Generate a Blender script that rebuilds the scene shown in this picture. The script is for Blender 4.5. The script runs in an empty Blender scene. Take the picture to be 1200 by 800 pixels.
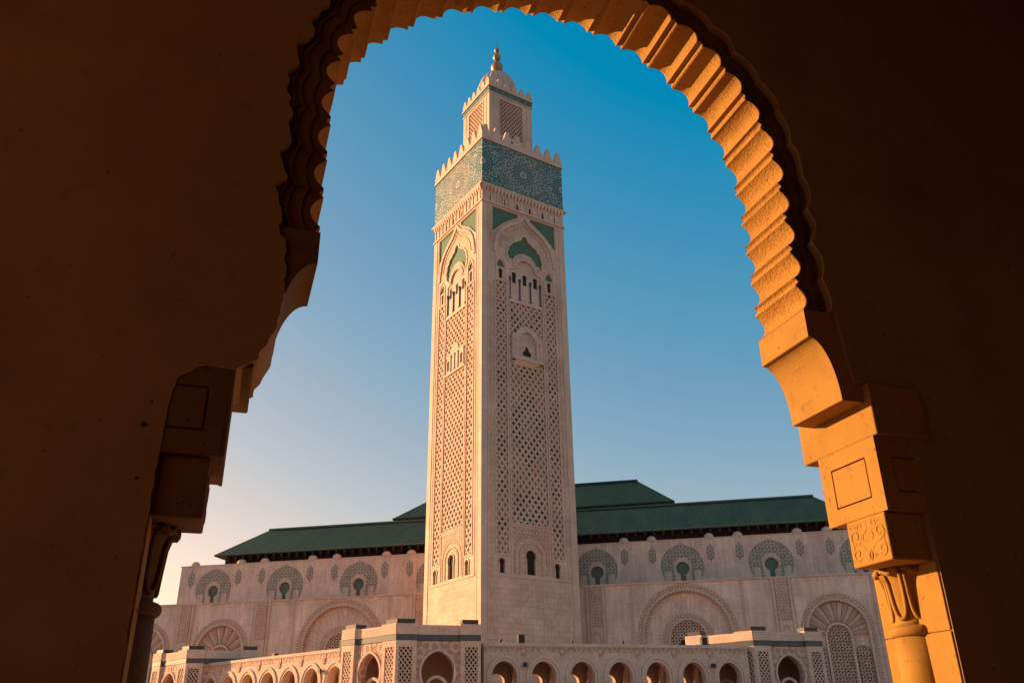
import bpy, math, random
from mathutils import Vector, Matrix
from mathutils.geometry import delaunay_2d_cdt
random.seed(7)
R = math.radians
SC = bpy.context.scene
COL = SC.collection
CZ = 1.7                                   # eye height: heights measured from the eye get this added

# ------------------------------------------------------------------ camera, sky, sun, exposure
PITCH, ROLL = R(25.023), R(-.7728)
cam = bpy.data.cameras.new('camera')
cam.sensor_width = 36.0; cam.lens = 987.44 / 1200 * 36; cam.clip_start = .05; cam.clip_end = 6000
camo = bpy.data.objects.new('camera', cam); COL.objects.link(camo)
fw = Vector((0, math.cos(PITCH), math.sin(PITCH))); up0 = Vector((0, -math.sin(PITCH), math.cos(PITCH))); rt0 = Vector((1, 0, 0))
rt = rt0 * math.cos(ROLL) + up0 * math.sin(ROLL); up = up0 * math.cos(ROLL) - rt0 * math.sin(ROLL)
camo.matrix_world = Matrix(((rt.x, up.x, -fw.x, 0), (rt.y, up.y, -fw.y, 0), (rt.z, up.z, -fw.z, CZ), (0, 0, 0, 1)))
SC.camera = camo

SUN_AZ, SUN_EL = R(-70), R(11)            # azimuth from +Y towards +X
world = bpy.data.worlds.new('World'); SC.world = world; world.use_nodes = True
wn = world.node_tree.nodes; wl = world.node_tree.links; wn.clear()
sky = wn.new('ShaderNodeTexSky'); sky.sky_type = 'NISHITA'; sky.sun_disc = False
sky.sun_elevation = SUN_EL; sky.sun_rotation = SUN_AZ
sky.air_density = 1.0; sky.dust_density = 1.0; sky.ozone_density = 2.0; sky.altitude = 0
grade = wn.new('ShaderNodeVectorMath'); grade.operation = 'MULTIPLY_ADD'      # one colour grade for the whole sky, as the photograph's
grade.inputs[1].default_value = (2.02, .835, .27); grade.inputs[2].default_value = (-1.17, .285, 1.68)
clampn = wn.new('ShaderNodeVectorMath'); clampn.operation = 'MAXIMUM'; clampn.inputs[1].default_value = (0, 0, 0)
clampx = wn.new('ShaderNodeVectorMath'); clampx.operation = 'MINIMUM'; clampx.inputs[1].default_value = (5.2, 4.7, 4.2)
bg = wn.new('ShaderNodeBackground'); bg.inputs['Strength'].default_value = .10
wo = wn.new('ShaderNodeOutputWorld')
wl.new(sky.outputs[0], grade.inputs[0]); wl.new(grade.outputs[0], clampn.inputs[0]); wl.new(clampn.outputs[0], clampx.inputs[0]); wl.new(clampx.outputs[0], bg.inputs[0]); wl.new(bg.outputs[0], wo.inputs[0])

sun = bpy.data.lights.new('sun', 'SUN'); sun.energy = 5.0; sun.angle = R(.6); sun.color = (1.0, .60, .28)
suno = bpy.data.objects.new('sun', sun); COL.objects.link(suno)
S = Vector((math.sin(SUN_AZ) * math.cos(SUN_EL), math.cos(SUN_AZ) * math.cos(SUN_EL), math.sin(SUN_EL)))
suno.rotation_euler = S.to_track_quat('Z', 'Y').to_euler()
suno.location = S * 300
SC.view_settings.view_transform = 'Standard'; SC.view_settings.look = 'None'
SC.view_settings.exposure = 1.13; SC.view_settings.gamma = 1.0; SC.view_settings.use_curve_mapping = False

SC.cycles.max_bounces = 5; SC.cycles.diffuse_bounces = 4; SC.cycles.glossy_bounces = 2; SC.cycles.transmission_bounces = 0
SC.cycles.caustics_reflective = False; SC.cycles.caustics_refractive = False

# ------------------------------------------------------------------ helpers
class MB:
    """collects faces of one mesh; z values are heights above the eye"""
    def __init__(s, dx=0, dy=0, dz=CZ): s.v = []; s.f = []; s.d = (dx, dy, dz); s.smooth = False
    def add(s, vs, fs):
        b = len(s.v); s.v += [tuple(v) for v in vs]; s.f += [tuple(b + i for i in f) for f in fs]; return s
    def box(s, x0, x1, y0, y1, z0, z1):
        return s.add([(x0,y0,z0),(x1,y0,z0),(x1,y1,z0),(x0,y1,z0),(x0,y0,z1),(x1,y0,z1),(x1,y1,z1),(x0,y1,z1)],
                     [(0,3,2,1),(4,5,6,7),(0,1,5,4),(1,2,6,5),(2,3,7,6),(3,0,4,7)])
    def frame(s, x0, x1, z0, z1, w, y0, y1):
        s.box(x0, x0+w, y0, y1, z0, z1); s.box(x1-w, x1, y0, y1, z0, z1)
        s.box(x0+w, x1-w, y0+.01, y1, z0, z0+w); s.box(x0+w, x1-w, y0+.01, y1, z1-w, z1); return s
    def plate(s, outer, holes, y0, y1, back=False, rim=True, holeside=True):
        vs, tris = cdt(outer, holes)
        s.add([(x, y0, z) for x, z in vs], tris)
        if back: s.add([(x, y1, z) for x, z in vs], [t[::-1] for t in tris])
        loops = ([(outer, 1)] if rim else []) + ([(h, -1) for h in holes] if holeside else [])
        for lp, sg in loops:
            if area(lp) * sg < 0: lp = lp[::-1]
            n = len(lp)
            s.add([(x, y0, z) for x, z in lp] + [(x, y1, z) for x, z in lp], [(i, i+n, (i+1) % n + n, (i+1) % n) for i in range(n)])
        return s
    def bar(s, p, q, w, y0, y1):
        dx, dz = q[0]-p[0], q[1]-p[1]; l = math.hypot(dx, dz)
        if l < 1e-4: return s
        nx, nz = -dz/l*w/2, dx/l*w/2
        a = [(p[0]-nx, p[1]-nz), (q[0]-nx, q[1]-nz), (q[0]+nx, q[1]+nz), (p[0]+nx, p[1]+nz)]
        return s.add([(x, y0, z) for x, z in a] + [(x, y1, z) for x, z in a], [(0,1,2,3), (1,0,4,5), (3,2,6,7), (0,3,7,4), (2,1,5,6)])
    def tube(s, pts, r, n=6, closed=False, caps=True):
        P = [Vector(p) for p in pts]; m = len(P); rr = r if hasattr(r, '__len__') else [r]*m
        ring = []; prev = None
        for i in range(m):
            a = P[(i-1) % m] if (closed or i > 0) else P[i]; b = P[(i+1) % m] if (closed or i < m-1) else P[i]
            t = (b-a).normalized()
            if prev is None:
                ref = Vector((0,0,1)) if abs(t.z) < .9 else Vector((1,0,0)); u = t.cross(ref).normalized()
            else: u = (prev - t*prev.dot(t)).normalized()
            prev = u; w = t.cross(u)
            ring.append([P[i] + (u*math.cos(2*math.pi*k/n) + w*math.sin(2*math.pi*k/n))*rr[i] for k in range(n)])
        b = []; [b.extend(x) for x in ring]; fs = []
        for i in range(m if closed else m-1):
            j = (i+1) % m
            for k in range(n): fs.append((i*n+k, i*n+(k+1) % n, j*n+(k+1) % n, j*n+k))
        if caps and not closed: fs += [tuple(range(n))[::-1], tuple((m-1)*n+k for k in range(n))]
        return s.add(b, fs)
    def lathe(s, prof, n, c=(0,0), rib=0, ribn=0, ph=0):
        vs = []; m = len(prof)
        for r, z in prof:
            for k in range(n):
                a = 2*math.pi*k/n + ph
                q = r * (1 + rib*(abs(math.sin(ribn*a/2)) - .6)) if rib else r
                vs.append((c[0]+q*math.cos(a), c[1]+q*math.sin(a), z))
        fs = [(i*n+k, i*n+(k+1) % n, (i+1)*n+(k+1) % n, (i+1)*n+k) for i in range(m-1) for k in range(n)]
        fs += [tuple(range(n))[::-1], tuple((m-1)*n+k for k in range(n))]
        return s.add(vs, fs)
    def mesh(s, name, mat):
        me = bpy.data.meshes.new(name)
        d = s.d
        me.from_pydata([(x+d[0], y+d[1], z+d[2]) for x, y, z in s.v], [], s.f); me.update()
        uv = me.uv_layers.new(name='UVMap').data
        co = [v.co for v in me.vertices]
        for p in me.polygons:
            n = p.normal
            if abs(n.z) > .75: k = (0, 1)
            elif abs(n.x) > abs(n.y): k = (1, 2)
            else: k = (0, 2)
            for li, vi in zip(p.loop_indices, p.vertices): uv[li].uv = (co[vi][k[0]], co[vi][k[1]])
            if s.smooth: p.use_smooth = True
        me.materials.append(mat)
        return me
    def build(s, name, mat, parent=None, **kw): return obj(name, s.mesh(name, mat), parent, **kw)

def area(lp): return sum(lp[i][0]*lp[(i+1) % len(lp)][1] - lp[(i+1) % len(lp)][0]*lp[i][1] for i in range(len(lp)))/2
def inside(p, lp):
    x, z = p; c = False; j = len(lp)-1
    for i in range(len(lp)):
        xi, zi = lp[i]; xj, zj = lp[j]
        if (zi > z) != (zj > z) and x < (xj-xi)*(z-zi)/(zj-zi)+xi: c = not c
        j = i
    return c
def cdt(outer, holes):
    pts = []; ed = []
    for lp in [outer] + list(holes):
        b = len(pts); n = len(lp); pts += [Vector(p) for p in lp]; ed += [(b+i, b+(i+1) % n) for i in range(n)]
    vs, _, fs, _, _, _ = delaunay_2d_cdt(pts, ed, [], 0, 1e-5)
    out = []
    bb = [(min(x for x, _ in h), max(x for x, _ in h), min(z for _, z in h), max(z for _, z in h)) for h in holes]
    for f in fs:
        cx = sum(vs[i].x for i in f)/len(f); cz = sum(vs[i].y for i in f)/len(f)
        if not inside((cx, cz), outer): continue
        if any(b[0] <= cx <= b[1] and b[2] <= cz <= b[3] and inside((cx, cz), h) for h, b in zip(holes, bb)): continue
        a = area([(vs[i].x, vs[i].y) for i in f])
        out.append(tuple(f) if a > 0 else tuple(f)[::-1])
    return [(v.x, v.y) for v in vs], out
def obj(name, me, parent=None, loc=(0,0,0), rz=0):
    o = bpy.data.objects.new(name, me); COL.objects.link(o); o.location = loc; o.rotation_euler = (0, 0, rz)
    if parent: o.parent = parent
    return o
def empty(name, loc, rz, label, cat, group=None):
    o = bpy.data.objects.new(name, None); COL.objects.link(o); o.location = loc; o.rotation_euler = (0, 0, rz)
    tag(o, label, cat, group); return o
def tag(o, label=None, cat=None, group=None, kind=None):
    for k, v in (('label', label), ('category', cat), ('group', group), ('kind', kind)):
        if v: o[k] = v
    return o
def rect(x0, x1, z0, z1): return [(x0,z0),(x1,z0),(x1,z1),(x0,z1)]
def arc(cx, cz, r, a0, a1, n): return [(cx+r*math.cos(R(a0+(a1-a0)*i/n)), cz+r*math.sin(R(a0+(a1-a0)*i/n))) for i in range(n+1)]
def mirror(pts, c): return [(2*c-x, z) for x, z in pts]
def keyhole(cx, z0, z1, w, neck=.8, n=14):
    r = w/2; cz = z1-r; a = math.degrees(math.acos(neck))
    return [(cx-r*neck, z0), (cx+r*neck, z0)] + arc(cx, cz, r, -a, 180+a, n)
def archtop(cx, z0, z1, w, n=12):
    r = w/2; return [(cx-r, z0), (cx+r, z0)] + arc(cx, z1-r, r, 0, 180, n)
def pointed(cx, zs, r, k=.25, n=10, a0=0):
    """slightly pointed arch curve from right springing over the apex to the left; k = centre offset / r"""
    o = k*r; rr = r+o
    at = math.degrees(math.acos(o/rr))
    right = arc(cx-o, zs, rr, a0, at, n); left = mirror(right[:-1], cx)[::-1]
    return right + left
def catmull(P, n=8):
    out = []
    for i in range(len(P)-1):
        p0, p1, p2, p3 = P[max(i-1, 0)], P[i], P[i+1], P[min(i+2, len(P)-1)]
        for k in range(n):
            t = k/n
            out.append(tuple(.5*((2*p1[j]) + (-p0[j]+p2[j])*t + (2*p0[j]-5*p1[j]+4*p2[j]-p3[j])*t*t + (-p0[j]+3*p1[j]-3*p2[j]+p3[j])*t**3) for j in (0, 1)))
    return out + [P[-1]]
def resample(P, m):
    L = [0]
    for a, b in zip(P, P[1:]): L.append(L[-1]+math.dist(a, b))
    out = []; k = 0
    for i in range(m+1):
        s = L[-1]*i/m
        while k < len(L)-2 and L[k+1] < s: k += 1
        t = (s-L[k])/max(L[k+1]-L[k], 1e-9); out.append((P[k][0]+(P[k+1][0]-P[k][0])*t, P[k][1]+(P[k+1][1]-P[k][1])*t))
    return out
def offset(P, fn):
    """move each point along its left normal by fn(u), u in 0..1"""
    out = []; n = len(P)
    for i in range(n):
        a, b = P[max(i-1, 0)], P[min(i+1, n-1)]; dx, dz = b[0]-a[0], b[1]-a[1]; l = math.hypot(dx, dz) or 1
        d = fn(i/(n-1)); out.append((P[i][0]-dz/l*d, P[i][1]+dx/l*d))
    return out
def lattice(mb, x0, x1, z0, z1, cw, ch, bar, y0, y1, knob=0, skip=None):
    m = ch/cw; kr = int((z1-z0)/ch)+int((x1-x0)/cw)+3
    segs = []
    for sg in (1, -1):
        for k in range(-kr, kr+1):
            pts = []
            f = lambda x: z0 + sg*m*(x-x0) + k*ch
            xa, xb = x0, x1
            for zl in (z0, z1):
                pass
            g = lambda z: x0 + (z - z0 - k*ch)/(sg*m)
            lo, hi = sorted((g(z0), g(z1))); xa, xb = max(xa, lo), min(xb, hi)
            if xb - xa > .05: segs.append(((xa, f(xa)), (xb, f(xb)), sg))
    for p, q, sg in segs: mb.bar(p, q, bar, y0 + (.03 if sg > 0 else 0), y1)
    if knob:
        nx = int((x1-x0)/(cw/4)); nz = int((z1-z0)/(ch/4))
        for i in range(1, nx+1):
            for j in range(1, nz+1):
                if i % 2 and j % 2:
                    x, z = x0+i*cw/4, z0+j*ch/4
                    if x1-x < knob or z1-z < knob: continue
                    k2 = knob
                    mb.add([(x-k2, y0+.08, z), (x, y0+.08, z-k2*1.2), (x+k2, y0+.08, z), (x, y0+.08, z+k2*1.2), (x-k2, y1, z), (x, y1, z-k2*1.2), (x+k2, y1, z), (x, y1, z+k2*1.2)],
                           [(0,1,2,3), (0,4,5,1), (1,5,6,2), (2,6,7,3), (3,7,4,0)])
    return mb
def cells(x0, x1, z0, z1, cw, ch, test, y, k=.8):
    """diamond tiles lying in the chosen cells of such a lattice"""
    mb = MB()
    for n in range(0, int((x1-x0)/(cw/2))+1):
        for j in range(0, int((z1-z0)/(ch/2))+1):
            if (n+j) % 2 == 0: continue
            x, z = x0+n*cw/2, z0+j*ch/2
            if x < x0+.3 or x > x1-.3 or not test(x, z): continue
            a, b = cw/2*k, ch/2*k
            mb.add([(max(x-a, x0), y, z), (x, y, z-b), (min(x+a, x1), y, z), (x, y, z+b)], [(0,1,2,3)])
    return mb

# ------------------------------------------------------------------ materials
def newmat(name):
    m = bpy.data.materials.new(name); m.use_nodes = True; nt = m.node_tree
    b = nt.nodes['Principled BSDF']; return m, nt, b
def node(nt, t, **kw):
    n = nt.nodes.new(t)
    for k, v in kw.items():
        if k.startswith('i_'): n.inputs[k[2:].replace('_', ' ')].default_value = v
        else: setattr(n, k, v)
    return n
def rgba(c): return (c[0], c[1], c[2], 1)
def ramp(nt, fac, stops):
    r = nt.nodes.new('ShaderNodeValToRGB'); e = r.color_ramp.elements
    while len(e) > len(stops): e.remove(e[-1])
    while len(e) < len(stops): e.new(.5)
    for x, (p, c) in zip(e, stops): x.position = p; x.color = rgba(c) if len(c) == 3 else c
    nt.links.new(fac, r.inputs[0]); return r.outputs[0]
def mix(nt, a, b, fac, mode='MIX'):
    m = nt.nodes.new('ShaderNodeMix'); m.data_type = 'RGBA'; m.blend_type = mode
    for s, v in ((m.inputs[6], a), (m.inputs[7], b), (m.inputs[0], fac)):
        if hasattr(v, 'links') or hasattr(v, 'is_linked'): nt.links.new(v, s)
        elif isinstance(v, (int, float)): s.default_value = v
        else: s.default_value = rgba(v)
    return m.outputs[2]
def noise(nt, vec, scale, detail=4, rough=.6, out=0):
    n = node(nt, 'ShaderNodeTexNoise'); n.inputs['Scale'].default_value = scale; n.inputs['Detail'].default_value = detail; n.inputs['Roughness'].default_value = rough
    nt.links.new(vec, n.inputs['Vector']); return n.outputs[out]
def mapping(nt, vec, scale=(1,1,1), rot=(0,0,0), loc=(0,0,0)):
    n = node(nt, 'ShaderNodeMapping'); n.inputs['Scale'].default_value = scale; n.inputs['Rotation'].default_value = rot; n.inputs['Location'].default_value = loc
    nt.links.new(vec, n.inputs['Vector']); return n.outputs[0]
def bump(nt, b, height, strength, dist, prev=None):
    n = node(nt, 'ShaderNodeBump'); n.inputs['Strength'].default_value = strength; n.inputs['Distance'].default_value = dist
    nt.links.new(height, n.inputs['Height'])
    if prev: nt.links.new(prev, n.inputs['Normal'])
    nt.links.new(n.outputs[0], b.inputs['Normal']); return n.outputs[0]

def stone(name, c1, c2, mortar, bw, bh, msize=.03, stain=.35, streak=.0, grain=6., bs=.4, rough=.85):
    m, nt, b = newmat(name); tc = node(nt, 'ShaderNodeTexCoord'); uv = tc.outputs['UV']; ob = tc.outputs['Object']
    br = node(nt, 'ShaderNodeTexBrick', offset=.5)
    for k, v in (('Color1', rgba(c1)), ('Color2', rgba(c2)), ('Mortar', rgba(mortar)), ('Scale', 1.0), ('Mortar Size', msize), ('Mortar Smooth', .3), ('Bias', 0.), ('Brick Width', bw), ('Row Height', bh)): br.inputs[k].default_value = v
    nt.links.new(uv, br.inputs['Vector'])
    n1 = noise(nt, ob, .12, 5, .65); n2 = noise(nt, ob, grain*.4, 4, .7)
    col = mix(nt, br.outputs['Color'], mix(nt, br.outputs['Color'], (.60, .55, .52), 1.0, 'MULTIPLY'), ramp(nt, n1, [(.38, (0,0,0)), (.72, (stain,)*3)]))
    col = mix(nt, col, (.5, .5, .5), .28, 'OVERLAY') if False else mix(nt, col, mix(nt, col, (.70, .66, .62), 1.0, 'MULTIPLY'), ramp(nt, n2, [(.42, (0,0,0)), (.7, (.6,)*3)]))
    if streak:
        n3 = noise(nt, mapping(nt, ob, (1.3, 1.3, .12)), 1.0, 4, .7)
        col = mix(nt, col, mix(nt, col, (1.22, 1.18, 1.15), 1.0, 'MULTIPLY'), ramp(nt, n3, [(.48, (0,0,0)), (.62, (streak,)*3)]))
    nt.links.new(col, b.inputs['Base Color']); b.inputs['Roughness'].default_value = rough
    b.inputs['Specular IOR Level'].default_value = .3
    h = bump(nt, b, br.outputs['Fac'], -bs, .04)
    bump(nt, b, n2, .25, .03, h)
    return m
STONE = (.62, .43, .32)
M = {}
M['ashlar'] = stone('ashlar_stone', (0.72, 0.495, 0.375), (0.61, 0.415, 0.315), (0.41, 0.28, 0.215), 1.9, 1.12, .035, .8, .4)
M['trim'] = stone('dressed_stone', (0.7, 0.5, 0.39), (0.6, 0.425, 0.33), (0.48, 0.335, 0.26), 2.6, 2.6, .012, .35)
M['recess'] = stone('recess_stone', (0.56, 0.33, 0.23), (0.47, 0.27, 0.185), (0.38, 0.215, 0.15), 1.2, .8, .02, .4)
M['facade'] = stone('facade_stone', (0.8, 0.58, 0.465), (0.67, 0.485, 0.39), (0.55, 0.39, 0.31), 1.5, 3.1, .02, .6, .85)
M['wedge'] = stone('pink_wedge_stone', (0.56, 0.32, 0.23), (0.48, 0.27, 0.195), (0.44, 0.25, 0.18), 3, 3, .01, .4)
M['gallery'] = stone('gallery_stone', (0.74, 0.5, 0.375), (0.63, 0.42, 0.315), (0.52, 0.345, 0.26), 1.6, 1.0, .015, .35)

def carved(name, c, dark, scale, strength=.8, kind='leaf', lo=-.25, hi=.15):
    """interlaced star tracery: waves in four directions, thresholded into relief"""
    m, nt, b = newmat(name); tc = node(nt, 'ShaderNodeTexCoord'); uv = tc.outputs['UV']
    if kind == 'leaf':
        w = noise(nt, uv, scale*.45, 2, .5, 1); uv = mix(nt, uv, w, .22)
    acc = None
    for ang in (0, 45, 90, 135):
        wv = node(nt, 'ShaderNodeVectorMath', operation='DOT_PRODUCT'); nt.links.new(uv, wv.inputs[0])
        wv.inputs[1].default_value = (math.cos(R(ang))*scale*6.283, math.sin(R(ang))*scale*6.283, 0)
        sn = node(nt, 'ShaderNodeMath', operation='COSINE'); nt.links.new(wv.outputs['Value'], sn.inputs[0])
        if acc is None: acc = sn.outputs[0]
        else:
            ad = node(nt, 'ShaderNodeMath', operation='ADD'); nt.links.new(acc, ad.inputs[0]); nt.links.new(sn.outputs[0], ad.inputs[1]); acc = ad.outputs[0]
    mr = node(nt, 'ShaderNodeMapRange'); mr.inputs[1].default_value = lo*2; mr.inputs[2].default_value = hi*2; nt.links.new(acc, mr.inputs[0])
    col = ramp(nt, mr.outputs[0], [(.0, dark), (1., c)])
    col = mix(nt, col, (.70, .64, .60), ramp(nt, noise(nt, tc.outputs['Object'], .5, 3), [(.45, (0,0,0)), (.75, (.6,)*3)]), 'MULTIPLY')
    nt.links.new(col, b.inputs['Base Color']); b.inputs['Roughness'].default_value = .85; b.inputs['Specular IOR Level'].default_value = .2
    bump(nt, b, mr.outputs[0], strength, .10)
    return m
M['carved'] = carved('carved_stone', (.62, .395, .29), (.45, .27, .195), 1.55, .7)
M['carved_fine'] = carved('carved_fine_stone', (.64, .41, .30), (.46, .28, .20), 2.0, .7)
M['screen'] = carved('pierced_screen', (.50, .33, .24), (.10, .055, .04), 1.7, .7, 'grid', -.62, -.15)
M['mosaic'] = carved('grey_mosaic', (.215, .210, .165), (.44, .35, .275), 1.3, .1, 'grid', -.05, .3)

def plain(name, c, c2=None, rough=.6, scale=3., metal=0., bstr=.15, bd=.02, spec=.4):
    m, nt, b = newmat(name); tc = node(nt, 'ShaderNodeTexCoord'); ob = tc.outputs['Object']
    n = noise(nt, ob, scale, 5, .65); c2 = c2 or tuple(x*.7 for x in c)
    nt.links.new(ramp(nt, n, [(.3, c2), (.7, c)]), b.inputs['Base Color'])
    b.inputs['Roughness'].default_value = rough; b.inputs['Metallic'].default_value = metal; b.inputs['Specular IOR Level'].default_value = spec
    bump(nt, b, n, bstr, bd); return m
M['green'] = plain('green_glaze', (.085, .165, .105), (.065, .130, .082), .6, .8, spec=.2)
M['green_dark'] = plain('dark_green_tile', (.032, .095, .055), (.022, .062, .036), .6, 1.5, spec=.2)
M['gold'] = plain('gilded_copper', (.40, .27, .155), (.30, .19, .10), .5, 1.2, .35)
M['dark'] = plain('near_black_fill', (.020, .013, .010), (.012, .008, .006), .8, 2.)  # arcade ceilings, and the shade inside window openings
M['eave'] = plain('painted_eave_timber', (.060, .022, .016), (.030, .012, .010), .7, 1.)
M['slate'] = plain('grey_marble', (.115, .108, .112), (.075, .070, .075), .55, 1.3, spec=.25)
M['glass'] = plain('dark_window_glass', (.105, .140, .100), (.085, .115, .082), .4, .4, 0, .02)
M['cap'] = plain('pale_ridge_mortar', (.16, .165, .125), (.10, .115, .085), .7, 1.)
M['iron'] = plain('black_iron', (.012, .012, .014), (.02, .02, .02), .6, 4.)
M['bronze'] = plain('weathered_bronze', (.075, .060, .050), (.05, .04, .035), .6, 2.)

def roof_mat():
    m, nt, b = newmat('glazed_roof_tile'); tc = node(nt, 'ShaderNodeTexCoord'); ob = tc.outputs['Object']
    w = node(nt, 'ShaderNodeTexWave', wave_type='BANDS', bands_direction='X', i_Scale=1.1, i_Distortion=.0); nt.links.new(ob, w.inputs['Vector'])
    n = noise(nt, mapping(nt, ob, (1, .3, .3)), .35, 5, .7); n2 = noise(nt, ob, 2.5, 3, .6)
    c = ramp(nt, n, [(.3, (.022, .040, .022)), (.5, (.030, .058, .030)), (.72, (.046, .072, .036))])
    c = mix(nt, c, (.75, .75, .72), ramp(nt, n2, [(.4, (0,0,0)), (.7, (.7,)*3)]), 'MULTIPLY')
    nt.links.new(c, b.inputs['Base Color']); b.inputs['Roughness'].default_value = .6; b.inputs['Specular IOR Level'].default_value = .2
    h = bump(nt, b, w.outputs['Fac'], .4, .08); bump(nt, b, n2, .2, .05, h); return m
M['roof'] = roof_mat()

def zellige(name, big):
    """mosaic: star rosettes of pale pieces on teal, greyer towards the middle of the face"""
    m, nt, b = newmat(name); tc = node(nt, 'ShaderNodeTexCoord'); uv = tc.outputs['UV']
    sep = node(nt, 'ShaderNodeSeparateXYZ'); nt.links.new(uv, sep.inputs[0])
    def mth(op, a, c=None):
        n = nt.nodes.new('ShaderNodeMath'); n.operation = op
        for s, v in zip(n.inputs, (a, c)):
            if v is None: continue
            if isinstance(v, (int, float)): s.default_value = v
            else: nt.links.new(v, s)
        return n.outputs[0]
    P = 12.6 if big else 2.4
    cz = (133.3 + CZ) if big else (163.7 + CZ)
    x = mth('SUBTRACT', mth('PINGPONG', mth('ADD', sep.outputs[0], P*10), P/2), 0 if big else 0)
    z = mth('SUBTRACT', sep.outputs[1], cz)
    if not big: z = mth('MULTIPLY', z, 1.0)
    r = mth('SQRT', mth('ADD', mth('MULTIPLY', x, x), mth('MULTIPLY', z, z)))
    th = mth('ARCTAN2', z, x)
    k = 1.0 if big else 4.0
    ring_ = mth('SINE', mth('MULTIPLY', r, 4.2*k))
    rays = mth('MULTIPLY', mth('SINE', mth('MULTIPLY', th, 20 if big else 8)), ring_)
    v = node(nt, 'ShaderNodeTexVoronoi', feature='DISTANCE_TO_EDGE', i_Scale=1.1*k, i_Randomness=.9); nt.links.new(uv, v.inputs['Vector'])
    v2 = node(nt, 'ShaderNodeTexVoronoi', feature='F1', i_Scale=1.7*k, i_Randomness=1.); nt.links.new(uv, v2.inputs['Vector'])
    lim = 6.2 if big else 1.0
    starp = mth('MULTIPLY', mth('GREATER_THAN', rays, .50), mth('LESS_THAN', r, lim))
    core_ = mth('LESS_THAN', mth('ABSOLUTE', mth('SUBTRACT', r, .8/k)), .25/k)
    outp = mth('MULTIPLY', mth('LESS_THAN', v.outputs['Distance'], .045 if big else .02), mth('GREATER_THAN', r, lim*.55))
    pale = mth('MAXIMUM', mth('MAXIMUM', starp, core_), outp)
    sr = node(nt, 'ShaderNodeSeparateXYZ'); nt.links.new(v2.outputs['Color'], sr.inputs[0])
    teal = ramp(nt, sr.outputs[0], [(0., (.010, .070, .090)), (.35, (.012, .105, .095)), (.6, (.020, .115, .068)), (.85, (.008, .035, .080)), (1., (.06, .12, .06))])
    grey = ramp(nt, sr.outputs[1], [(0., (.15, .125, .095)), (.4, (.06, .085, .062)), (.7, (.19, .135, .09)), (1., (.04, .065, .06))])
    if big:
        ax = mth('ABSOLUTE', sep.outputs[0])
        base = mix(nt, grey, teal, mth('GREATER_THAN', ax, 6.7))
        base = mix(nt, base, teal, .4)
    else: base = teal
    col = mix(nt, base, (.42, .37, .30), mth('MULTIPLY', pale, .8 if big else .6))
    nt.links.new(col, b.inputs['Base Color']); b.inputs['Roughness'].default_value = .45
    bump(nt, b, v.outputs['Distance'], .3, .05); return m
M['zellige'] = zellige('zellige_mosaic', True); M['zellige_s'] = zellige('zellige_border', False)

def ochre(name, c, c2, dirt, scale, bstr, bd, pit=0.):
    m, nt, b = newmat(name); tc = node(nt, 'ShaderNodeTexCoord'); ob = tc.outputs['Object']
    n1 = noise(nt, ob, scale, 3, .62); n2 = noise(nt, ob, scale*9, 3, .7); n3 = noise(nt, ob, scale*45, 2, .6)
    c_ = ramp(nt, n1, [(.32, c2), (.66, c)])
    c_ = mix(nt, c_, dirt, ramp(nt, n2, [(.58, (0,0,0)), (.74, (.55,)*3)]))
    c_ = mix(nt, c_, dirt, ramp(nt, noise(nt, ob, scale*26, 2, .5), [(.69, (0,0,0)), (.73, (.85,)*3)]))
    c_ = mix(nt, c_, (.62, .58, .55), ramp(nt, noise(nt, ob, scale*2.3, 2, .7), [(.48, (0,0,0)), (.72, (.38,)*3)]), 'MULTIPLY')
    nt.links.new(c_, b.inputs['Base Color']); b.inputs['Roughness'].default_value = .88; b.inputs['Specular IOR Level'].default_value = .2
    h = bump(nt, b, n1, bstr, bd*4)
    h = bump(nt, b, n2, bstr, bd, h)
    if pit: bump(nt, b, ramp(nt, n3, [(.36, (0,0,0)), (.5, (1,1,1))]), pit, .012, h)
    else: bump(nt, b, n3, .15, .006, h)
    return m
M['plaster'] = ochre('ochre_plaster', (.325, .190, .088), (.275, .158, .071), (.19, .105, .047), .55, .25, .02)
M['archstone'] = ochre('ochre_stone', (.375, .180, .033), (.31, .145, .026), (.14, .062, .014), 1.1, .35, .012, .5)
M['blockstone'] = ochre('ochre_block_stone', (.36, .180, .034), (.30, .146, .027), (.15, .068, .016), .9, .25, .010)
M['dark_block'] = ochre('dark_ochre_block_stone', (.175, .088, .028), (.135, .066, .020), (.05, .025, .010), 1.3, .4, .014)  # darker version of the block stone, for the left side only
M['grime'] = ochre('grimy_ring_stone', (.16, .080, .030), (.09, .045, .018), (.035, .018, .009), 2.2, .5, .02)
M['floor'] = ochre('paving', (.66, .45, .30), (.58, .39, .26), (.42, .28, .19), .3, .2, .01)
M['earth'] = ochre('dull_earth', (.17, .125, .09), (.13, .095, .07), (.10, .08, .06), .02, .1, .01)
M['hallfloor'] = ochre('hall_paving', (.30, .19, .12), (.24, .15, .09), (.16, .10, .06), .5, .2, .01)

# ------------------------------------------------------------------ ground
g = MB(dz=0); g.add([(-3500, -3500, 0), (3500, -3500, 0), (3500, 3500, 0), (-3500, 3500, 0)], [(0,1,2,3)])
tag(g.build('ground', M['earth']), kind='structure', label='dull brown open ground around the plaza')
g = MB(dz=.006); g.add([(-190, -60, 0), (170, -60, 0), (170, 330, 0), (-190, 330, 0)], [(0,1,2,3)])
tag(g.build('plaza', M['floor']), kind='structure', label='pale stone plaza around the mosque')

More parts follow.
